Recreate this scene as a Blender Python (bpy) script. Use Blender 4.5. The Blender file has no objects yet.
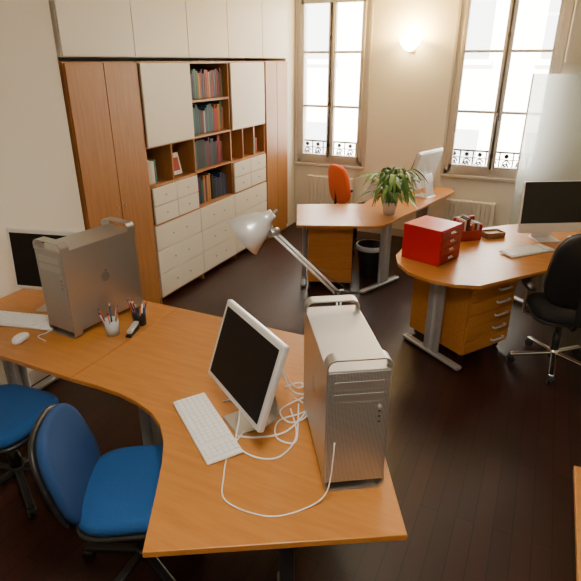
import bpy, bmesh, math, random
from mathutils import Vector, Matrix
random.seed(7)
R=math.radians
# ---------------------------------------------------------------- materials
def mat(name,col,rough=.5,metal=0,spec=.5,emit=None,es=0,trans=0,alpha=1,bump=None,coat=0):
    m=bpy.data.materials.new(name);m.use_nodes=True
    b=m.node_tree.nodes["Principled BSDF"]
    b.inputs["Base Color"].default_value=(*col,1)
    b.inputs["Roughness"].default_value=rough
    b.inputs["Metallic"].default_value=metal
    b.inputs["Specular IOR Level"].default_value=spec
    b.inputs["Transmission Weight"].default_value=trans
    b.inputs["Coat Weight"].default_value=coat
    if emit: b.inputs["Emission Color"].default_value=(*emit,1);b.inputs["Emission Strength"].default_value=es
    nt=m.node_tree
    tc=nt.nodes.new("ShaderNodeTexCoord")
    nz=nt.nodes.new("ShaderNodeTexNoise")
    sc,st=(bump if bump else (40,.04))
    nz.inputs["Scale"].default_value=sc
    nt.links.new(tc.outputs["Object"],nz.inputs["Vector"])
    bp=nt.nodes.new("ShaderNodeBump");bp.inputs["Strength"].default_value=st;bp.inputs["Distance"].default_value=.01
    nt.links.new(nz.outputs["Fac"],bp.inputs["Height"]);nt.links.new(bp.outputs["Normal"],b.inputs["Normal"])
    return m
def wood(name,c1,c2,scale=(2,30,30),rough=.35,rot=0):
    m=mat(name,c1,rough);nt=m.node_tree;b=nt.nodes["Principled BSDF"]
    tc=nt.nodes.new("ShaderNodeTexCoord");mp=nt.nodes.new("ShaderNodeMapping")
    mp.inputs["Scale"].default_value=scale;mp.inputs["Rotation"].default_value=(0,0,rot)
    nz=nt.nodes.new("ShaderNodeTexNoise");nz.inputs["Scale"].default_value=1.6;nz.inputs["Detail"].default_value=6;nz.inputs["Distortion"].default_value=.4
    cr=nt.nodes.new("ShaderNodeValToRGB")
    cr.color_ramp.elements[0].position=.3;cr.color_ramp.elements[0].color=(*c2,1)
    cr.color_ramp.elements[1].position=.7;cr.color_ramp.elements[1].color=(*c1,1)
    L=nt.links.new
    L(tc.outputs["Object"],mp.inputs["Vector"]);L(mp.outputs["Vector"],nz.inputs["Vector"]);L(nz.outputs["Fac"],cr.inputs["Fac"]);L(cr.outputs["Color"],b.inputs["Base Color"])
    return m
def floor_mat():
    m=mat("floor_dark_planks",(.03,.01,.007),.3,spec=.38);nt=m.node_tree;b=nt.nodes["Principled BSDF"];L=nt.links.new
    tc=nt.nodes.new("ShaderNodeTexCoord");mp=nt.nodes.new("ShaderNodeMapping");mp.inputs["Rotation"].default_value=(0,0,R(90))
    br=nt.nodes.new("ShaderNodeTexBrick");br.inputs["Scale"].default_value=1
    br.inputs["Color1"].default_value=(.044,.013,.009,1);br.inputs["Color2"].default_value=(.029,.009,.006,1);br.inputs["Mortar"].default_value=(.010,.003,.002,1)
    br.inputs["Mortar Size"].default_value=.003;br.inputs["Brick Width"].default_value=1.1;br.inputs["Row Height"].default_value=.09
    nz=nt.nodes.new("ShaderNodeTexNoise");nz.inputs["Scale"].default_value=3;nz.inputs["Detail"].default_value=5
    mx=nt.nodes.new("ShaderNodeMix");mx.data_type='RGBA';mx.blend_type='MULTIPLY';mx.inputs["Factor"].default_value=.4
    L(tc.outputs["Object"],mp.inputs["Vector"]);L(mp.outputs["Vector"],br.inputs["Vector"]);L(tc.outputs["Object"],nz.inputs["Vector"])
    L(br.outputs["Color"],mx.inputs["A"]);L(nz.outputs["Fac"],mx.inputs["B"]);L(mx.outputs["Result"],b.inputs["Base Color"])
    mr=nt.nodes.new("ShaderNodeMapRange");mr.inputs["To Min"].default_value=.30;mr.inputs["To Max"].default_value=.38
    L(nz.outputs["Fac"],mr.inputs["Value"]);L(mr.outputs["Result"],b.inputs["Roughness"])
    return m
def alu_perf():
    m=mat("aluminium_perforated",(.55,.55,.54),.4,.8);nt=m.node_tree;b=nt.nodes["Principled BSDF"];L=nt.links.new
    tc=nt.nodes.new("ShaderNodeTexCoord");v=nt.nodes.new("ShaderNodeTexVoronoi");v.inputs["Scale"].default_value=210;v.inputs["Randomness"].default_value=0
    cr=nt.nodes.new("ShaderNodeValToRGB");cr.color_ramp.elements[0].position=.25;cr.color_ramp.elements[0].color=(.14,.14,.14,1)
    cr.color_ramp.elements[1].position=.45;cr.color_ramp.elements[1].color=(.54,.54,.53,1)
    L(tc.outputs["Object"],v.inputs["Vector"]);L(v.outputs["Distance"],cr.inputs["Fac"]);L(cr.outputs["Color"],b.inputs["Base Color"])
    return m
def pane_glass():
    m=bpy.data.materials.new("window_glass");m.use_nodes=True;nt=m.node_tree;nt.nodes.clear()
    o=nt.nodes.new("ShaderNodeOutputMaterial");t=nt.nodes.new("ShaderNodeBsdfTransparent");g=nt.nodes.new("ShaderNodeBsdfGlossy")
    g.inputs["Roughness"].default_value=.03;mx=nt.nodes.new("ShaderNodeMixShader");mx.inputs[0].default_value=.06
    nt.links.new(t.outputs[0],mx.inputs[1]);nt.links.new(g.outputs[0],mx.inputs[2]);nt.links.new(mx.outputs[0],o.inputs[0]);return m
def textured_glass():
    m=bpy.data.materials.new("rippled_glass");m.use_nodes=True;nt=m.node_tree;nt.nodes.clear();L=nt.links.new
    o=nt.nodes.new("ShaderNodeOutputMaterial");t=nt.nodes.new("ShaderNodeBsdfTranslucent");t.inputs["Color"].default_value=(.93,.97,.94,1)
    p=nt.nodes.new("ShaderNodeBsdfPrincipled");p.inputs["Base Color"].default_value=(.74,.79,.76,1);p.inputs["Roughness"].default_value=.16
    tr=nt.nodes.new("ShaderNodeBsdfTransparent")
    tc=nt.nodes.new("ShaderNodeTexCoord");v=nt.nodes.new("ShaderNodeTexNoise");v.inputs["Scale"].default_value=45;v.inputs["Detail"].default_value=2
    bp=nt.nodes.new("ShaderNodeBump");bp.inputs["Strength"].default_value=.3;bp.inputs["Distance"].default_value=.02
    L(tc.outputs["Object"],v.inputs["Vector"]);L(v.outputs["Fac"],bp.inputs["Height"]);L(bp.outputs[0],t.inputs["Normal"]);L(bp.outputs[0],p.inputs["Normal"])
    m1=nt.nodes.new("ShaderNodeMixShader");m1.inputs[0].default_value=.45;m2=nt.nodes.new("ShaderNodeMixShader");m2.inputs[0].default_value=.38
    L(t.outputs[0],m1.inputs[1]);L(p.outputs[0],m1.inputs[2]);L(m1.outputs[0],m2.inputs[1]);L(tr.outputs[0],m2.inputs[2]);L(m2.outputs[0],o.inputs[0]);return m
WALL=mat("wall_plaster",(.81,.75,.64),.85,bump=(6,.15))
CEIL=mat("ceiling_paint",(.85,.82,.75),.9)
TRIM=mat("window_paint",(.52,.47,.41),.5)
WHITE=mat("white_lacquer",(.77,.72,.61),.45)
WHITE2=mat("white_laminate",(.74,.67,.53),.45)
BEECH=wood("beech_desk",(.53,.22,.045),(.44,.17,.033),(3,26,26),.33)
BEECHV=wood("beech_cabinet",(.42,.19,.056),(.34,.14,.039),(30,30,2.2),.45)
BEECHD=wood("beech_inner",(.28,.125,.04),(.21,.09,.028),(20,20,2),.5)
FLOOR=floor_mat()
ALU=mat("aluminium",(.47,.465,.455),.34,.85,bump=(300,.02))
PERF=alu_perf()
CHROME=mat("chrome",(.8,.8,.8),.15,1)
EMBL=mat("emblem_grey",(.30,.30,.30),.3,.7)
GREYM=mat("grey_metal_leg",(.42,.44,.46),.4,.5)
PLW=mat("white_plastic",(.85,.85,.84),.35)
KEYW=mat("key_white",(.9,.9,.89),.4)
PLG=mat("pale_gray_plastic",(.45,.45,.45),.4)
BLK=mat("black_plastic",(.012,.012,.013),.4)
SCR=mat("screen_dark",(.008,.006,.005),.4,spec=.15)
GLOSSB=mat("screen_glossy_black",(.005,.005,.006),.06)
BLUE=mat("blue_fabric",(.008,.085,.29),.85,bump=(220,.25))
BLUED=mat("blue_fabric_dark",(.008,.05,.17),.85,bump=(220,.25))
MESHB=mat("black_mesh_fabric",(.012,.012,.014),.8,bump=(260,.3))
ORANGE=mat("orange_fabric",(.75,.13,.035),.8,bump=(220,.2))
RED=mat("red_lacquer",(.56,.012,.012),.35)
REDD=mat("red_lacquer_dark",(.30,.008,.010),.35)
GREEN=mat("leaf_green",(.06,.17,.022),.4,spec=.5)
GREEN2=mat("leaf_green_light",(.14,.29,.04),.4)
SOIL=mat("soil",(.03,.018,.01),.9)
POT=mat("white_ceramic",(.8,.8,.78),.25)
BIN=mat("bin_plastic",(.035,.04,.045),.45)
BAG=mat("bag_plastic",(.55,.57,.6),.4)
IRON=mat("wrought_iron",(.015,.013,.012),.5,.3)
BRASS=mat("dark_latch",(.06,.045,.03),.4,.8)
RAD=mat("radiator_enamel",(.80,.74,.63),.45)
PGL=pane_glass();TGL=textured_glass()
SHADE=mat("lamp_shade_alu",(.80,.81,.82),.35,.5)
GLOW=mat("sconce_glow",(1,.8,.45),.5,emit=(1,.74,.30),es=45)
FAC=mat("facade_stone",(.85,.80,.72),.9,bump=(3,.2));FACW=mat("facade_window",(.30,.31,.32),.3)
PAPER=mat("paper",(.8,.78,.74),.8)
CLEAR=mat("clear_acrylic",(.55,.62,.66),.15,spec=.6)
def cmat(n,c,r=.6): return mat(n,c,r)
BOOKC=[cmat("book_%d"%i,c) for i,c in enumerate([(.02,.10,.07),(.35,.03,.02),(.02,.04,.12),(.55,.5,.42),(.02,.02,.02),(.03,.16,.16),(.4,.18,.04),(.12,.02,.03),(.18,.2,.22),(.65,.6,.5)])]
# ---------------------------------------------------------------- mesh builder
class MB:
    def __init__(s,name): s.name=name;s.bm=bmesh.new();s.mats=[]
    def mi(s,m):
        if m not in s.mats: s.mats.append(m)
        return s.mats.index(m)
    def merge(s,t,m,M=None,smooth=None):
        i=s.mi(m)
        for f in t.faces:
            f.material_index=i
            if smooth is not None: f.smooth=smooth
        me=bpy.data.meshes.new("tmp");t.to_mesh(me);t.free()
        if M is not None: me.transform(M)
        s.bm.from_mesh(me);bpy.data.meshes.remove(me);return s
    def box(s,c,sz,m,rz=0,bev=0,M=None,seg=2,rx=0,ry=0):
        t=bmesh.new();bmesh.ops.create_cube(t,size=1)
        for v in t.verts: v.co=Vector((v.co.x*sz[0],v.co.y*sz[1],v.co.z*sz[2]))
        if bev: bmesh.ops.bevel(t,geom=t.edges[:],offset=bev,segments=seg,affect='EDGES',profile=.5)
        X=Matrix.Translation(c)@Matrix.Rotation(rz,4,'Z')@Matrix.Rotation(ry,4,'Y')@Matrix.Rotation(rx,4,'X')
        return s.merge(t,m,(M@X) if M else X,False)
    def bx(s,x0,x1,y0,y1,z0,z1,m,bev=0,M=None):
        return s.box(((x0+x1)/2,(y0+y1)/2,(z0+z1)/2),(abs(x1-x0),abs(y1-y0),abs(z1-z0)),m,bev=bev,M=M)
    def cyl(s,p0,p1,r0,m,r1=None,seg=20,M=None,cap=True):
        p0=Vector(p0);p1=Vector(p1);r1=r0 if r1 is None else r1
        t=bmesh.new();bmesh.ops.create_cone(t,cap_ends=cap,segments=seg,radius1=r0,radius2=r1,depth=(p1-p0).length)
        for f in t.faces: f.smooth=len(f.verts)==4
        X=Matrix.Translation((p0+p1)/2)@(p1-p0).to_track_quat('Z','Y').to_matrix().to_4x4()
        return s.merge(t,m,(M@X) if M else X)
    def sph(s,c,r,m,sc=(1,1,1),M=None):
        t=bmesh.new();bmesh.ops.create_uvsphere(t,u_segments=20,v_segments=12,radius=r)
        X=Matrix.Translation(c)@Matrix.Diagonal((*sc,1))
        return s.merge(t,m,(M@X) if M else X,True)
    def lathe(s,prof,m,seg=28,M=None,flat=False):
        t=bmesh.new();rings=[]
        for r,z in prof: rings.append([t.verts.new((r*math.cos(2*math.pi*i/seg),r*math.sin(2*math.pi*i/seg),z)) for i in range(seg)])
        for a,b in zip(rings,rings[1:]):
            for i in range(seg): t.faces.new((a[i],a[(i+1)%seg],b[(i+1)%seg],b[i]))
        bmesh.ops.remove_doubles(t,verts=t.verts[:],dist=1e-5)
        bmesh.ops.recalc_face_normals(t,faces=t.faces[:])
        return s.merge(t,m,M,not flat)
    def prism(s,pts,z0,z1,m,bev=0,M=None,smooth=False):
        t=bmesh.new();vs=[t.verts.new((x,y,z0)) for x,y in pts];f=t.faces.new(vs)
        r=bmesh.ops.extrude_face_region(t,geom=[f])
        for v in r['geom']:
            if isinstance(v,bmesh.types.BMVert): v.co.z=z1
        bmesh.ops.recalc_face_normals(t,faces=t.faces[:])
        if bev:
            es=[e for e in t.edges if abs(e.verts[0].co.z-e.verts[1].co.z)<1e-6]
            bmesh.ops.bevel(t,geom=es,offset=bev,segments=2,affect='EDGES',profile=.5)
        return s.merge(t,m,M,smooth)
    def tube(s,pts,r,m,seg=8,M=None,res=6,closed=False):
        P=[Vector(p) for p in pts];Q=[]
        if res>1:
            n=len(P)
            for i in range(n-1):
                a=P[max(i-1,0)];b=P[i];c=P[i+1];d=P[min(i+2,n-1)]
                for k in range(res):
                    u=k/res;Q.append(.5*((2*b)+(c-a)*u+(2*a-5*b+4*c-d)*u*u+(3*b-a-3*c+d)*u**3))
            Q.append(P[-1])
        else: Q=P
        t=bmesh.new();rings=[];up=Vector((0,0,1));n0=None
        for i,q in enumerate(Q):
            T=(Q[min(i+1,len(Q)-1)]-Q[max(i-1,0)]).normalized()
            if n0 is None:
                n0=T.cross(up)
                if n0.length<1e-3:n0=T.cross(Vector((1,0,0)))
            n0=(n0-T*n0.dot(T)).normalized();b0=T.cross(n0)
            rings.append([t.verts.new(q+r*(math.cos(2*math.pi*k/seg)*n0+math.sin(2*math.pi*k/seg)*b0)) for k in range(seg)])
        for a,b in zip(rings,rings[1:]):
            for k in range(seg): t.faces.new((a[k],a[(k+1)%seg],b[(k+1)%seg],b[k]))
        t.faces.new(rings[0]);t.faces.new(rings[-1])
        bmesh.ops.recalc_face_normals(t,faces=t.faces[:])
        for f in t.faces: f.smooth=len(f.verts)==4
        return s.merge(t,m,M)
    def cushion(s,w,d,h,m,M,power=4,curve=0,vc=0,taper=0):
        t=bmesh.new();N=36;prof=[(0,0),(.6,0),(.88,.0),(.97,.12),(1,.35),(1,.6),(.96,.85),(.86,.97),(.6,1),(0,1)]
        rings=[]
        for k,(rr,zz) in enumerate(prof):
            ring=[]
            for i in range(N):
                a=2*math.pi*i/N;c,sn=math.cos(a),math.sin(a)
                x=math.copysign(abs(c)**(2/power),c)*w/2*rr;y=math.copysign(abs(sn)**(2/power),sn)*d/2*rr
                x*=1-taper*(y/(d/2))
                ring.append(t.verts.new((x,y,zz*h-h/2+curve*(x/(w/2))**2+vc*(y/(d/2))**2)))
            rings.append(ring)
        for a,b in zip(rings,rings[1:]):
            for i in range(N): t.faces.new((a[i],a[(i+1)%N],b[(i+1)%N],b[i]))
        bmesh.ops.remove_doubles(t,verts=t.verts[:],dist=1e-5);bmesh.ops.recalc_face_normals(t,faces=t.faces[:])
        return s.merge(t,m,M,True)
    def strip(s,cs,ws,normal,m):
        t=bmesh.new();prev=None
        for c,w in zip(cs,ws):
            a=t.verts.new(c-normal*w);mid=t.verts.new(c-Vector((0,0,w*.25)));b=t.verts.new(c+normal*w)
            if prev:
                t.faces.new((prev[0],prev[1],mid,a));t.faces.new((prev[1],prev[2],b,mid))
            prev=(a,mid,b)
        return s.merge(t,m,None,True)
    def done(s,loc=(0,0,0),rz=0,sc=1):
        me=bpy.data.meshes.new(s.name);s.bm.to_mesh(me);s.bm.free()
        if sc!=1: me.transform(Matrix.Scale(sc,4))
        for m in s.mats: me.materials.append(m)
        o=bpy.data.objects.new(s.name,me);bpy.context.collection.objects.link(o)
        o.location=loc;o.rotation_euler=(0,0,rz);return o
T=Matrix.Translation
def RX(a): return Matrix.Rotation(a,4,'X')
def RY(a): return Matrix.Rotation(a,4,'Y')
def RZ(a): return Matrix.Rotation(a,4,'Z')
# ---------------------------------------------------------------- room shell
BW=6.75;CH=3.05;XR=2.4;YF=-1.6
b=MB("floor");b.bx(-3.8,XR,YF,BW+.3,-.1,0,FLOOR);b.done()
b=MB("ceiling");b.bx(-3.8,XR,YF,BW+.3,CH,CH+.1,CEIL);b.done()
b=MB("wall_left");b.bx(-3.8,-3.66,YF,BW,0,CH,WALL);b.bx(-3.66,-3.07,YF,2.87,0,CH,WALL);b.bx(-3.66,-3.08,6.47,BW,0,CH,WALL);b.done()
b=MB("wall_right");b.bx(XR,XR+.1,YF,BW+.3,0,CH,WALL);b.done()
b=MB("wall_front");b.bx(-3.8,XR,YF-.1,YF,0,CH,WALL);b.done()
W1=(-3.04,-2.11);W2=(-1.07,.0);SILL=.87;WT=2.88
b=MB("wall_back")
for x0,x1 in((-3.8,W1[0]),(W1[1],W2[0]),(W2[1],XR)): b.bx(x0,x1,BW,BW+.3,0,CH,WALL)
for w in(W1,W2):
    b.bx(w[0],w[1],BW,BW+.3,0,SILL,WALL);b.bx(w[0],w[1],BW,BW+.3,WT,CH,WALL)
b.done()
b=MB("baseboard_back");b.bx(-3.0,XR,BW-.02,BW,0,.1,TRIM);b.done()
b=MB("baseboard_left");b.bx(-3.07,-3.055,YF,2.87,0,.1,TRIM);b.done()
def window(n,x0,x1):
    b=MB("window_%d"%n);y0,y1=BW-.01,BW+.05
    fw=.045
    b.bx(x0,x0+fw,y0,y1,SILL,WT,TRIM);b.bx(x1-fw,x1,y0,y1,SILL,WT,TRIM)
    b.bx(x0,x1,y0,y1,SILL,SILL+.05,TRIM);b.bx(x0,x1,y0,y1,WT-.05,WT,TRIM)
    b.bx(x0-.03,x1+.03,BW-.05,BW+.02,SILL-.04,SILL,TRIM,bev=.008)
    for xx in(x0-.035,x1): b.bx(xx,xx+.035,BW-.02,BW+.001,SILL,WT+.04,TRIM,bev=.005)
    xm=(x0+x1)/2
    for a,c in((x0+fw,xm),(xm,x1-fw)):
        b.bx(a,a+.045,y0-.015,y1-.01,SILL+.05,WT-.05,TRIM,bev=.006);b.bx(c-.045,c,y0-.015,y1-.01,SILL+.05,WT-.05,TRIM,bev=.006)
        b.bx(a,c,y0-.015,y1-.01,SILL+.05,SILL+.12,TRIM);b.bx(a,c,y0-.015,y1-.01,WT-.1,WT-.05,TRIM)
        for z in(1.60,2.24): b.bx(a,c,y0,y1-.015,z-.014,z+.014,TRIM)
        b.bx(a+.04,c-.04,y0+.02,y0+.024,SILL+.1,WT-.08,PGL)
    b.bx(xm-.03,xm+.03,y0-.03,y0-.01,SILL+.05,WT-.05,TRIM,bev=.006)
    b.cyl((xm,y0-.045,SILL+.1),(xm,y0-.045,WT-.1),.012,BRASS)
    for z in(SILL+.25,1.62,2.4): b.box((xm,y0-.04,z),(.03,.03,.05),BRASS,bev=.004)
    b.cyl((xm,y0-.05,1.62),(xm,y0-.09,1.62),.012,BRASS);b.cyl((xm,y0-.085,1.62),(xm+.03,y0-.085,1.52),.009,BRASS)
    b.done()
    r=MB("balcony_railing");y=BW+.16
    r.bx(x0,x1,y-.015,y+.015,1.13,1.15,IRON);r.bx(x0,x1,y-.01,y+.01,.90,.915,IRON);r.bx(x0,x1,y-.008,y+.008,1.05,1.06,IRON)
    k=int((x1-x0)/.15);st=(x1-x0)/k
    for i in range(k+1):
        x=x0+i*st;x=min(max(x,x0+.01),x1-.01);r.cyl((x,y,.875),(x,y,1.14),.009,IRON,seg=8)
    for i in range(k):
        cx=x0+(i+.5)*st
        for sgn in(1,-1):
            pts=[]
            for q in range(15):
                a=q/14*2.4*math.pi;rr=.045*(1-q/20)
                pts.append((cx+sgn*rr*math.cos(a),y,.985+sgn*.02+rr*math.sin(a)))
            r.tube(pts,.009,IRON,seg=6,res=1)
        r.sph((cx,y,1.095),.028,IRON,(1,.4,1))
    r.done()
window(1,*W1);window(2,*W2)
b=MB("building_facade");b.bx(-9,6,14,14.3,-6,9,FAC)
for i in range(8):
    for z in(-1.2,2.2,5.6):
        x=-8+i*1.9;b.bx(x,x+.8,13.96,14.02,z,z+1.8,FACW);b.bx(x-.1,x+.9,13.9,14.0,z-.15,z-.05,FAC)
b.done()
# ---------------------------------------------------------------- cabinets (front plane X=-3.05)
FX=-3.05;BXX=-3.62
def wardrobe(y0,y1,doors,m=BEECHV):
    b=MB("wardrobe");b.bx(BXX,FX-.02,y0,y1,0,2.14,m)
    d=(y1-y0)/doors
    for i in range(doors): b.bx(FX-.018,FX,y0+i*d+.003,y0+(i+1)*d-.003,.07,2.13,m,bev=.002)
    for i in range(doors):
        yy=y0+(i+1)*d-.04 if i%2==0 else y0+i*d+.04
        b.cyl((FX,yy,1.05),(FX+.012,yy,1.05),.008,GREYM,seg=12)
    b.done()
wardrobe(2.90,3.64,2);wardrobe(5.86,6.45,2)
b=MB("overhead_cabinet");b.bx(BXX,FX-.02,2.90,6.45,2.17,CH-.01,WHITE)
ys=[2.90,3.64,4.37,5.06,5.80,6.45]
for a,c in zip(ys,ys[1:]): b.bx(FX-.018,FX,a+.004,c-.004,2.175,CH-.03,WHITE,bev=.002)
b.done()
b=MB("bookcase");y0,y1=3.65,5.85
t=.02
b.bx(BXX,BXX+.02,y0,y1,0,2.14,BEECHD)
def vert(y,z0,z1,m=BEECHV): b.bx(BXX,FX-.02,y-t/2,y+t/2,z0,z1,m)
def shelf(ya,yb,z,m=BEECHV): b.bx(BXX,FX-.02,ya,yb,z-t/2,z+t/2,m)
for y in(3.66,4.38,5.06,5.84): vert(y,0,2.14)
shelf(y0,y1,2.13);shelf(y0,y1,.77);shelf(y0,y1,.06)
def door(ya,yb,z0,z1,m=WHITE2): b.bx(FX-.02,FX,ya+.004,yb-.004,z0+.004,z1-.004,m,bev=.002)
door(3.68,4.37,1.46,2.13,WHITE2);shelf(3.66,4.38,1.46)
door(5.08,5.83,1.46,2.13,WHITE2);shelf(5.06,5.84,1.46)
shelf(3.66,4.38,1.12);vert(4.02,1.12,1.46)
shelf(5.06,5.84,1.12);vert(5.32,1.12,1.46);vert(5.58,1.12,1.46)
for z in(1.79,1.46,1.13): shelf(4.38,5.06,z)
def knob(y,z): b.cyl((FX,y,z),(FX+.012,y,z),.006,GREYM,seg=10)
for ya,yb in((3.68,4.37),(5.08,5.83)):
    ym=(ya+yb)/2
    for p,q in((ya,ym),(ym,yb)):
        for z0,z1 in((.78,.945),(.945,1.11)):
            door(p,q,z0,z1,WHITE);knob((p+q)/2,(z0+z1)/2)
cols=[3.66,4.38,5.06,5.84]
for p,q in zip(cols,cols[1:]):
    for z0,z1 in((.07,.30),(.30,.53),(.53,.765)):
        door(p,q,z0,z1,WHITE);knob(p+(q-p)*.35,(z0+z1)/2);knob(p+(q-p)*.65,(z0+z1)/2)
b.done()
b=MB("books")
def books(ya,yb,z,hmax,fill=1.0,cols=BOOKC):
    y=ya
    while y<ya+(yb-ya)*fill:
        w=random.uniform(.018,.045)
        if y+w>yb:break
        h=hmax*random.uniform(.72,.97);d=random.uniform(.15,.22)
        b.bx(FX-.07-d,FX-.07,y,y+w-.002,z,z+h,random.choice(cols),bev=.002);y+=w
cool=[BOOKC[i] for i in(0,2,1,4,0,7,2,7,6)];warm=[BOOKC[i] for i in(1,6,7,4,1,3,0)]
books(4.40,5.04,1.802,.31,1,cool);books(4.40,5.04,1.472,.30,1,warm+cool[:3]);books(4.40,4.98,1.142,.30,.95,cool);books(4.40,4.7,.782,.3,1,cool)
books(4.72,5.02,.782,.28,1,[BOOKC[4],BOOKC[2]])
books(3.68,3.85,1.132,.26,1,[BOOKC[3],BOOKC[5],BOOKC[9]])
b.box((FX-.12,4.16,1.24),(.02,.18,.2),PAPER,ry=R(-12));b.box((FX-.105,4.16,1.24),(.01,.12,.12),BOOKC[1],ry=R(-12))
books(5.6,5.75,1.132,.2,1)
b.done()
# ---------------------------------------------------------------- desks
def tleg(b,x,y,ang,L=.62,off=0,h=.70):
    M=T((x,y,0))@RZ(ang)
    b.box((off,0,.03),(L,.06,.03),GREYM,bev=.012,M=M)
    for dx in(-L/2+.03,L/2-.03): b.cyl((off+dx,0,0),(off+dx,0,.016),.02,BLK,M=M,seg=12)
    for dx in(-.045,.045): b.box((dx,0,.36),(.055,.04,.66),GREYM,bev=.012,M=M)
    b.box((0,0,.36),(.05,.02,.64),PLG,M=M)
    b.box((off,0,h-.015),(L*.85,.05,.03),GREYM,bev=.006,M=M)
DZ0,DZ1=.705,.73
b=MB("corner_desk")
A=[(-1.898,1.54),(-1.74,1.545),(-1.60,1.54),(-1.48,1.52),(-1.37,1.485),(-1.28,1.43),(-1.20,1.35),(-1.13,1.25),(-1.05,1.11),(-.93,.89),(-.19,1.31),(-.75,2.42),(-1.898,2.42)]
b.prism(A,DZ0,DZ1,BEECH,bev=.003)
Bp=[(-3.04,1.55),(-1.902,1.54),(-1.902,2.42),(-3.04,2.42)]
b.prism(Bp,DZ0,DZ1,BEECH,bev=.003)
tleg(b,-1.53,1.68,R(25),.46);tleg(b,-2.95,1.98,R(90),.62)
b.box((-.56,1.17,.36),(.05,.09,.69),BLK,rz=R(28),bev=.01);b.box((-.60,1.25,.03),(.06,.6,.03),GREYM,rz=R(28),bev=.01)
tleg(b,-1.0,2.3,R(0),.5)
b.done()
b=MB("office_desk")
Cp=[(-2.30,5.10),(-1.98,4.38),(-1.30,4.655),(-1.24,4.72),(-.86,6.45),(-.95,6.60),(-1.62,6.60),(-1.66,5.42)]
b.prism(Cp,DZ0,DZ1,BEECH,bev=.003)
tleg(b,-1.28,5.0,R(68),.6,-.05);tleg(b,-2.1,4.85,R(112),.55);tleg(b,-1.2,6.35,R(-10),.4)
b.done()
b=MB("office_desk")
Dp=[(-.24,3.58),(.41,4.40),(.62,4.58),(.85,4.66),(1.5,4.66),(1.5,5.5),(.15,5.5),(-.21,5.21),(-.74,4.62),(-.85,4.42),(-.91,4.18),(-.92,3.96),(-.86,3.78),(-.74,3.63),(-.57,3.545),(-.40,3.53)]
b.prism(Dp,DZ0,DZ1,BEECH,bev=.003)
tleg(b,-.545,3.80,R(-36),.62);tleg(b,.22,5.0,R(-36),.62);tleg(b,1.35,5.08,R(90),.6)
b.done()
b=MB("side_desk");b.prism([(.31,1.0),(1.1,1.0),(1.1,1.96),(.31,1.90)],DZ0,DZ1,BEECH,bev=.003)
b.bx(.80,.82,1.02,1.88,0,DZ0,BEECHV);b.bx(1.05,1.07,1.02,1.88,0,DZ0,BEECHV);b.bx(.82,1.05,1.4,1.42,.3,DZ0,BEECHV);b.done()
def pedestal(loc,rz,w,d,h,n,handles=True):
    b=MB("drawer_pedestal");b.bx(-w/2,w/2,-d/2+.02,d/2,.06,h,BEECH,bev=.003)
    z=.07;dh=(h-.075)/n
    for i in range(n):
        b.bx(-w/2+.002,w/2-.002,-d/2,-d/2+.018,z+i*dh+.003,z+(i+1)*dh-.003,BEECH,bev=.003)
        if handles:
            zc=z+(i+.55)*dh;b.tube([(w*.1,-d/2,zc),(w*.1,-d/2-.022,zc),(w*.34,-d/2-.022,zc),(w*.34,-d/2,zc)],.009,SHADE,res=3)
    for x in(-w/2+.05,w/2-.05):
        for y in(-d/2+.07,d/2-.06):
            b.cyl((x-.012,y,.028),(x+.012,y,.028),.028,BLK);b.cyl((x,y,.04),(x,y,.07),.012,GREYM)
    return b.done(loc,rz)
pedestal((-1.84,4.93,0),R(20),.44,.5,.66,1,False)
pedestal((-.40,4.13,0),R(56),.50,.60,.62,5)
# ---------------------------------------------------------------- computers
def ribbon_arch(b,w,z0,ztop,y0,y1,r,th,m,flip=1):
    pts=[(-w/2,z0)]+[(-w/2+r-r*math.cos(a),ztop-flip*(r-r*math.sin(a))) for a in[math.pi/2*i/8 for i in range(9)]]
    pts+= [(-x,z) for x,z in reversed(pts)]
    n=len(pts)
    t=bmesh.new();rings=[]
    for i,(x,z) in enumerate(pts):
        p=Vector(pts[max(i-1,0)]);q=Vector(pts[min(i+1,n-1)]);d=(q-p).normalized();nn=Vector((d.y,-d.x))*th*flip
        rings.append([t.verts.new(v) for v in((x,y0,z),(x,y1,z),(x+nn.x,y1,z+nn.y),(x+nn.x,y0,z+nn.y))])
    for a,c in zip(rings,rings[1:]):
        for k in range(4): t.faces.new((a[k],a[(k+1)%4],c[(k+1)%4],c[k]))
    bmesh.ops.recalc_face_normals(t,faces=t.faces[:]);b.merge(t,m,None,False)
def tower(loc,rz,sc=1.0):
    b=MB("computer_tower");w,d=.206,.475
    b.bx(-w/2,w/2,-d/2+.004,d/2-.004,.035,.470,ALU,bev=.003)
    b.bx(-w/2+.006,w/2-.006,-d/2,-d/2+.01,.04,.465,PERF)
    b.bx(-w/2+.006,w/2-.006,d/2-.01,d/2,.04,.465,PERF)
    for ya,yb in((-d/2,-d/2+.05),(d/2-.05,d/2)):
        ribbon_arch(b,w,.46,.511,ya,yb,.03,.005,ALU,1)
        ribbon_arch(b,w,.05,.0,ya,yb,.03,.005,ALU,-1)
    for z in(.405,.36): b.bx(-w/2+.025,w/2-.025,-d/2-.0015,-d/2+.002,z,z+.028,ALU,bev=.0005);b.bx(-w/2+.025,w/2-.025,-d/2-.001,-d/2+.002,z-.002,z,PLG)
    b.cyl((.07,-d/2-.001,.335),(.07,-d/2+.003,.335),.007,PLG)
    for z in(.315,.295,.275): b.bx(.066,.074,-d/2-.001,-d/2+.002,z,z+.005,BLK)
    for sx in(-1,1):
        x=sx*(w/2)
        b.cyl((x-sx*.001,0,.27),(x+sx*.0012,0,.27),.026,EMBL,seg=24)
        b.cyl((x-sx*.001,.006,.303),(x+sx*.0012,.006,.303),.008,EMBL,seg=12)
    b.box((0,d/2+.0005,.40),(.05,.002,.02),BLK)
    return b.done(loc,rz,sc)
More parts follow.
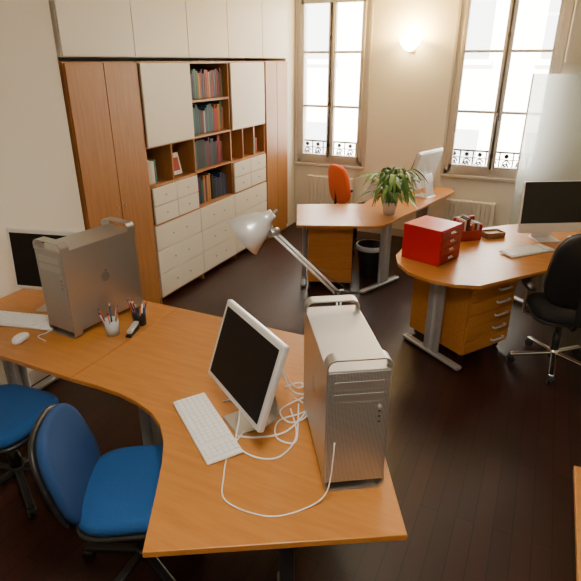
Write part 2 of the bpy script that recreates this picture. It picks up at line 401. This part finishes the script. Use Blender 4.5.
tower((-.548,1.637,.731),R(32),1.06);tower((-2.245,2.10,.731),R(-6),1.08)
def monitor(loc,rz,tilt=R(-6),fy=0,hz=.30,Hh=.385):
    b=MB("computer_monitor");W=.49
    M=T((0,fy,hz))@RX(tilt)
    b.box((0,0,0),(W,.028,Hh),SHADE,bev=.008,M=M)
    b.box((0,-.0135,.0),(W-.045,.004,Hh-.05),SCR,M=M)
    b.box((0,.016,0),(W-.03,.006,Hh-.03),PLW,M=M,bev=.002)
    prof=[(-.10,.0),(-.02,.0),(.05,.0),(.085,.014),(.095,.05),(.085,.13),(.06+fy*.5,.22),(.035+fy,.31)]
    t=bmesh.new();prev=None
    for y,z in prof:
        wd=.075 if z<.1 else .06
        a=[t.verts.new((-wd,y,z)),t.verts.new((wd,y,z)),t.verts.new((wd,y+.003,z+.006)),t.verts.new((-wd,y+.003,z+.006))]
        if prev:
            for k in range(4): t.faces.new((prev[k],prev[(k+1)%4],a[(k+1)%4],a[k]))
        else: t.faces.new(a)
        prev=a
    t.faces.new(prev);bmesh.ops.recalc_face_normals(t,faces=t.faces[:]);b.merge(t,ALU,None,False)
    return b.done(loc,rz)
monitor((-.945,1.625,.731),R(-34),R(-19),-.02,.295,.36);monitor((-2.62,2.12,.731),R(14),R(-4))
def keyboard(loc,rz,L=.45,D=.15):
    b=MB("keyboard")
    b.box((0,0,.010),(L,D,.014),PLW,bev=.005,rx=R(1.5))
    M=RX(R(1.5));pitch=.0235;kd=D/6.6
    for r in range(6):
        y=D/2-.015-r*kd
        x=-L/2+.01
        while x<L/2-.02:
            w=pitch-.003
            if r==5 and abs(x+.09)<.012: w=pitch*5
            gap=abs(x-(-L/2+.35))<.012
            w=min(w,L/2-.008-x)
            if not gap: b.box((x+w/2,y,.020),(w,kd-.004,.008),KEYW,bev=.0015,M=M,seg=1)
            x+=w+.003
    return b.done(loc,rz)
keyboard((-1.09,1.495,.731),R(-37));keyboard((-2.60,1.87,.731),R(14));keyboard((.02,4.47,.731),R(48))
def mouse(loc,rz):
    b=MB("computer_mouse");b.cushion(.058,.108,.030,PLW,T((0,0,.018)),2.6,vc=-.008,curve=-.003)
    b.box((0,0,.004),(.044,.09,.006),PLG,bev=.002);return b.done(loc,rz)
mouse((-2.43,1.70,.735),R(10));mouse((.36,4.95,.735),R(40))
def allinone(loc,rz,W=.54,Hh=.43,tilt=R(-5)):
    b=MB("desktop_computer");M=T((0,0,.29))@RX(tilt)
    b.box((0,0,0),(W,.035,Hh),SHADE,bev=.008,M=M)
    b.box((0,-.018,.04),(W-.006,.003,Hh-.085),GLOSSB,M=M,bev=.001)
    b.box((0,.022,0),(W-.03,.02,Hh-.03),PLW,bev=.008,M=M)
    b.box((0,.03,.004),(.20,.19,.007),SHADE,bev=.002)
    b.box((0,.075,.13),(.17,.007,.25),SHADE,rx=R(12),bev=.002)
    return b.done(loc,rz)
allinone((.15,4.87,.731),R(29));allinone((-1.17,6.06,.731),R(-108),.52,.46,R(-14))
b=MB("laptop")
for x in(-.12,.12): b.box((x,.02,.055),(.02,.18,.11),GREYM,bev=.003)
b.box((0,.02,.116),(.28,.2,.01),GREYM,bev=.003)
b.box((0,0,.132),(.30,.22,.022),BLK,bev=.004);b.box((0,-.01,.1445),(.26,.12,.002),PLG)
b.box((0,.145,.24),(.30,.012,.22),BLK,rx=R(-20),bev=.003);b.box((0,.137,.24),(.27,.004,.18),SCR,rx=R(-20));b.done((-1.47,6.40,.731),R(-60))
# ---------------------------------------------------------------- desk lamp
b=MB("desk_lamp")
base=Vector((-.76,2.19,.731));el=Vector((-.77,2.20,1.12));hd=Vector((-1.05,2.07,1.43))
b.lathe([(0,0),(.10,0),(.10,.012),(.085,.018),(.02,.022),(0,.022)],ALU,M=T(base))
b.cyl(base,base+Vector((0,0,.06)),.012,ALU)
off=Vector((.42,.9,0)).normalized()*.012
for sgn in(-1,1):
    b.cyl(base+Vector((0,0,.05))+off*sgn,el+off*sgn,.006,ALU,seg=10)
    b.cyl(el+off*sgn,hd+off*sgn,.0065,SHADE,seg=10)
b.cyl(el-off*2.2,el+off*2.2,.022,BLK);b.cyl(hd-off*2,hd+off*2,.02,ALU)
b.cyl(el+Vector((.0,.0,.012)),el+Vector((.08,.035,.01)),.009,BLK,seg=10)
b.tube([el+Vector((.05,.02,.02)),el+(hd-el)*.35+Vector((0,0,.03)),hd+Vector((0,0,.03))],.0018,BLK,seg=6)
axis=Vector((-.66,-.38,-.60)).normalized()
q=hd+Vector((-.03,-.015,.065))
b.cyl(hd,q,.009,ALU)
M=T(q)@axis.to_track_quat('Z','Y').to_matrix().to_4x4()@Matrix.Scale(1.18,4)
b.lathe([(0,-.035),(.018,-.033),(.024,-.01),(.028,0),(.042,.015),(.06,.05),(.085,.115),(.083,.115),(.058,.052),(.038,.02),(0,.016)],SHADE,M=M)
b.sph((0,0,.045),.022,POT,M=M)
b.cyl((0,0,-.035),(0,0,-.055),.006,ALU,M=M)
b.done()
# cables
b=MB("computer_cables")
z=.735
def cab(pts,r=.003): b.tube([(x,y,zz) for x,y,zz in pts],r,PLW,seg=8,res=8)
cab([(-.87,1.73,1.0),(-.83,1.80,.80),(-.76,1.92,z),(-.73,1.97,z),(-.72,1.88,z),(-.76,1.76,z),(-.83,1.66,z+.0),(-.79,1.56,z),(-.71,1.56,z),(-.74,1.66,z),(-.80,1.80,z+.006)],.0035)
cab([(-.88,1.75,.98),(-.84,1.86,.78),(-.82,2.02,z),(-.76,2.03,z),(-.75,1.93,z+.006)],.0035)
cab([(-1.12,1.68,z),(-1.06,1.72,z),(-.99,1.60,z+.006),(-.92,1.46,z),(-.82,1.42,z),(-.73,1.46,z),(-.72,1.60,z),(-.82,1.76,z)],.0035)
cab([(-.93,1.54,z),(-.92,1.40,z),(-.87,1.28,z),(-.80,1.18,z),(-.64,1.18,z),(-.54,1.26,z),(-.48,1.33,.78),(-.465,1.345,.98)],.0025)
cab([(-.84,1.84,z),(-.77,1.80,z+.012),(-.73,1.72,z+.012),(-.78,1.66,z+.01),(-.85,1.72,z+.01),(-.80,1.84,z+.012),(-.74,1.90,z+.014)],.0035)
cab([(-.92,1.90,z),(-.86,1.95,z+.01),(-.79,1.90,z+.016),(-.76,1.82,z+.018),(-.74,1.74,z+.018),(-.77,1.60,z+.006),(-.86,1.52,z+.006),(-.94,1.50,z)],.004)
b.done()
b=MB("keyboard_cable");b.tube([(-2.38,1.86,.736),(-2.37,1.82,.736),(-2.38,1.77,.736),(-2.30,1.75,.736)],.003,PLW);b.done()
# ---------------------------------------------------------------- small desk things
def pencup(loc,m,n=8,seed=1):
    rnd=random.Random(seed);b=MB("pen_cup")
    b.lathe([(0,0),(.036,0),(.04,.09),(.037,.09),(.033,.004),(0,.004)],m)
    cs=[BOOKC[1],BOOKC[2],BLK,BLUE,PLW,BOOKC[6],ORANGE,GREYM]
    for i in range(n):
        a=rnd.uniform(0,6.28);p=Vector((.015*math.cos(a),.015*math.sin(a),.01));qv=Vector((.055*math.cos(a),.055*math.sin(a),rnd.uniform(.125,.165)))
        b.cyl(p,qv,.0042,cs[i%8],seg=8);b.cyl(qv,qv+(qv-p).normalized()*.012,.0045,cs[(i+3)%8],r1=.002,seg=8)
    return b.done(loc)
pencup((-2.03,1.98,.731),CLEAR,9,3);pencup((-1.97,2.14,.731),BLK,8,5)
b=MB("stapler");b.box((0,0,.008),(.035,.12,.014),BLK,bev=.004);b.box((0,.005,.035),(.03,.11,.02),PLG,rx=R(8),bev=.006);b.cyl((-.016,.05,.028),(.016,.05,.028),.012,BLK);b.done((-1.93,2.03,.731),R(15))
b=MB("red_drawer_box");w,d,h=.31,.33,.275
b.bx(-w/2,w/2,-d/2+.006,d/2,.0,h,RED,bev=.004)
for i in range(4):
    z0=.008+i*.065;b.bx(-w/2+.01,w/2-.01,-d/2-.002,-d/2+.01,z0,z0+.06,REDD,bev=.003)
    b.tube([(-.03,-d/2,z0+.034),(-.03,-d/2-.014,z0+.034),(.03,-d/2-.014,z0+.034),(.03,-d/2,z0+.034)],.005,CHROME,res=3)
    b.box((0,-d/2-.003,z0+.034),(.05,.002,.02),PAPER)
b.done((-.665,4.02,.731),R(70))
b=MB("desk_organizer")
b.bx(-.10,.10,-.07,.07,0,.01,REDD);b.bx(-.10,-.09,-.07,.07,0,.14,REDD);b.bx(.09,.10,-.07,.07,0,.14,REDD);b.bx(-.10,.10,.06,.07,0,.18,REDD);b.bx(-.01,0,-.07,.07,0,.14,REDD);b.bx(-.10,.10,-.07,-.062,0,.09,REDD)
for i,m in enumerate([BOOKC[1],BOOKC[3],BOOKC[4],BOOKC[7]]): b.bx(-.085+i*.018,-.07+i*.018,-.06,.055,.01,.17+.01*i,m)
for i,m in enumerate([BOOKC[6],BOOKC[7],BOOKC[3]]): b.bx(.01+i*.024,.03+i*.024,-.06,.055,.01,.15,m)
b.done((-.48,4.62,.731),R(40))
b=MB("paper_tray");b.bx(-.09,.09,-.06,.06,0,.008,BEECHD);b.bx(-.09,.09,-.06,-.052,0,.05,BEECHD);b.bx(-.09,.09,.052,.06,0,.05,BEECHD);b.bx(-.09,-.082,-.06,.06,0,.05,BEECHD);b.bx(.082,.09,-.06,.06,0,.05,BEECHD);b.bx(-.08,.08,-.05,.05,.008,.035,BOOKC[6]);b.done((-.28,4.78,.731),R(40))
# ---------------------------------------------------------------- plant
b=MB("potted_plant");px,py,pz=-1.30,5.13,.731
b.lathe([(0,0),(.055,0),(.075,.10),(.08,.13),(.074,.13),(.068,.11),(0,.11)],POT,M=T((px,py,pz)))
b.lathe([(0,.112),(.069,.112)],SOIL,M=T((px,py,pz)))
rnd=random.Random(4)
for i in range(150):
    a=rnd.uniform(0,6.28);reach=rnd.uniform(.06,.38);ht=rnd.uniform(.08,.34)
    d=Vector((math.cos(a),math.sin(a),0));o=Vector((px,py,pz+.11))
    p1=o+d*reach*.45+Vector((0,0,ht));p2=o+d*reach+Vector((0,0,ht*rnd.uniform(-.05,.9)))
    b.tube([o+d*.02,(o+p1)/2+Vector((0,0,.03)),p1],.0022,GREEN,seg=5,res=3)
    nrm=Vector((-d.y,d.x,rnd.uniform(-.5,.5))).normalized()
    cs=[];ws=[]
    wm=rnd.uniform(.013,.022)
    for k in range(8):
        u=k/7;c=p1*(1-u)**2+2*(p1+d*.08+Vector((0,0,.03)))*u*(1-u)+p2*u*u
        c.z=max(c.z,pz+.02)
        cs.append(c);ws.append(wm*math.sin(math.pi*min(1,u*.94+.05))**.8+.0005)
    b.strip(cs,ws,nrm,GREEN if rnd.random()<.65 else GREEN2)
b.done()
b=MB("waste_bin");b.lathe([(0,0),(.11,0),(.145,.34),(.152,.345),(.14,.345),(.106,.008),(0,.008)],BIN)
b.lathe([(.13,.25),(.146,.352),(.158,.35),(.157,.31),(.153,.30)],BAG);b.done((-1.50,5.25,0))
# ---------------------------------------------------------------- chairs
def office_chair(loc,rz,seatm,backm,basem,arms=False,bh=.42,bw=.42,seatz=.47,tall=.30,shell=BLK,legL=.28,rec=7):
    b=MB("office_chair")
    for i in range(5):
        a=R(90+72*i+20);d=Vector((math.cos(a),math.sin(a),0))
        t0=Vector((0,0,.105))+d*.03;t1=Vector((0,0,.07))+d*legL
        M=T((t0+t1)/2)@RZ(a)@RY(math.atan2(t0.z-t1.z,legL-.03))
        b.box((0,0,0),(legL,.04,.026),basem,bev=.009,M=M)
        p=d*legL
        b.cyl((p.x,p.y,.05),(p.x,p.y,.08),.009,BLK,seg=10)
        n=Vector((-d.y,d.x,0))*.014
        for sg in(-1,1): b.cyl(Vector((p.x,p.y,.027))+n*sg-n*.45,Vector((p.x,p.y,.027))+n*sg+n*.45,.027,BLK,seg=16)
        b.sph((p.x,p.y,.045),.024,BLK,(1,1,.7))
    b.cyl((0,0,.07),(0,0,.14),.035,basem);b.cyl((0,0,.12),(0,0,seatz-.07),.024,BLK);b.cyl((0,0,.12),(0,0,.28),.031,BLK)
    b.box((0,-.02,seatz-.065),(.2,.26,.04),BLK,bev=.012)
    b.cushion(.47,.45,.035,BLK,T((0,0,seatz-.04)),4)
    b.cushion(.48,.46,.075,seatm,T((0,0,seatz)),3.2,curve=.012,vc=-.008)
    b.tube([(0,-.1,seatz-.06),(0,-.25,seatz-.055),(0,-.295,seatz+.02),(0,-.28,seatz+.2),(0,-.285,seatz+tall)],.017,BLK,res=5)
    Mb=T((0,-.265,seatz+tall))@RX(R(90+rec))
    b.cushion(bw,bh,.03,shell,Mb@T((0,0,.028)),3,curve=-.03,vc=-.01,taper=.08)
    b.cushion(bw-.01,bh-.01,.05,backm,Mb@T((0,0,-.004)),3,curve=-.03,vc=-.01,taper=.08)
    if arms:
        for s in(-1,1):
            b.tube([(s*.16,-.02,seatz-.06),(s*.27,-.03,seatz-.04),(s*.285,-.04,seatz+.05),(s*.28,-.04,seatz+.17)],.014,basem,res=4)
            b.cushion(.07,.26,.03,BLK,T((s*.28,-.01,seatz+.185)),3)
    return b.done(loc,rz)
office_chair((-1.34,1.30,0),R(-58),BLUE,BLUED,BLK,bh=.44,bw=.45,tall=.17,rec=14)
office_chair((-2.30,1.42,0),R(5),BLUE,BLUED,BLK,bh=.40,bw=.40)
office_chair((.33,4.04,0),R(15),MESHB,MESHB,CHROME,arms=True,bh=.56,bw=.48,tall=.38,seatz=.48,legL=.30)
office_chair((-1.93,6.0,0),R(-40),ORANGE,ORANGE,BLK,arms=True,bh=.46,bw=.42,tall=.36,shell=ORANGE)
# ---------------------------------------------------------------- radiators
def radiator(x0,x1,z0,z1):
    b=MB("radiator");n=int((x1-x0)/.05);st=(x1-x0)/n
    for i in range(n): b.bx(x0+i*st+.002,x0+(i+1)*st-.002,BW-.13,BW-.04,z0,z1,RAD,bev=.008)
    b.bx(x0,x1,BW-.12,BW-.05,z1-.05,z1-.01,RAD);b.bx(x0,x1,BW-.12,BW-.05,z0+.01,z0+.05,RAD)
    b.cyl((x0+.03,BW-.085,0),(x0+.03,BW-.085,z0+.03),.012,RAD);b.cyl((x1-.03,BW-.085,0),(x1-.03,BW-.085,z0+.03),.012,RAD)
    b.done()
radiator(-2.85,-2.2,.12,.72);radiator(-.98,-.40,.12,.58)
b=MB("glass_partition");b.bx(-.22,1.6,6.52,6.532,.03,2.02,TGL);b.bx(-.24,1.62,6.51,6.542,0,.035,GREYM);b.bx(-.235,-.22,6.51,6.542,0,2.02,RAD);b.done()
b=MB("wall_cupboard");b.bx(.045,1.3,6.40,BW-.022,2.12,CH-.01,WHITE,bev=.004);b.bx(.05,.67,6.382,6.40,2.125,CH-.03,WHITE,bev=.002);b.bx(.675,1.295,6.382,6.40,2.125,CH-.03,WHITE,bev=.002);b.done()
# ---------------------------------------------------------------- wall sconce
b=MB("wall_sconce");b.lathe([(.01,-.09),(.06,-.065),(.10,-.015),(.125,.05),(.121,.05),(.095,-.01),(.055,-.057),(.0,-.075)],GLOW,M=T((-1.58,BW-.14,2.33)))
b.box((-1.58,BW-.015,2.29),(.08,.028,.12),TRIM,bev=.008);b.done()
def light(kind,name,loc,energy,col,rot=(0,0,0),size=.1,sy=None):
    l=bpy.data.lights.new(name,kind);l.energy=energy;l.color=col
    if kind=='AREA':
        l.size=size
        if sy: l.shape='RECTANGLE';l.size_y=sy
    elif kind=='SUN': l.angle=R(1)
    else: l.shadow_soft_size=size
    o=bpy.data.objects.new(name,l);bpy.context.collection.objects.link(o);o.location=loc;o.rotation_euler=rot;return o
light('POINT',"sconce_bulb",(-1.58,BW-.14,2.41),80,(1,.66,.20),size=.04)
light('AREA',"ceiling_fill",(-.3,.6,CH-.06),56,(1,.91,.77),size=.6)  # added fill light for the foreground, no actual ceiling fixture
light('AREA',"ceiling_fill_far",(-1.0,4.0,CH-.06),11,(1,.86,.66),size=.7)  # second added fill, evens out the far half of the room
light('SUN',"sun",(0,-5,12),62,(1,.96,.90),rot=(R(48),0,R(-12)))
w=bpy.data.worlds.new("sky");bpy.context.scene.world=w;w.use_nodes=True
bg=w.node_tree.nodes["Background"];bg.inputs[0].default_value=(1,.985,.95,1);bg.inputs[1].default_value=12
cam=bpy.data.cameras.new("camera");co=bpy.data.objects.new("camera",cam);bpy.context.collection.objects.link(co);bpy.context.scene.camera=co
cam.sensor_width=36;cam.lens=36*530/581;co.location=(0,0,2.15);co.rotation_euler=(R(66.5),0,R(25))
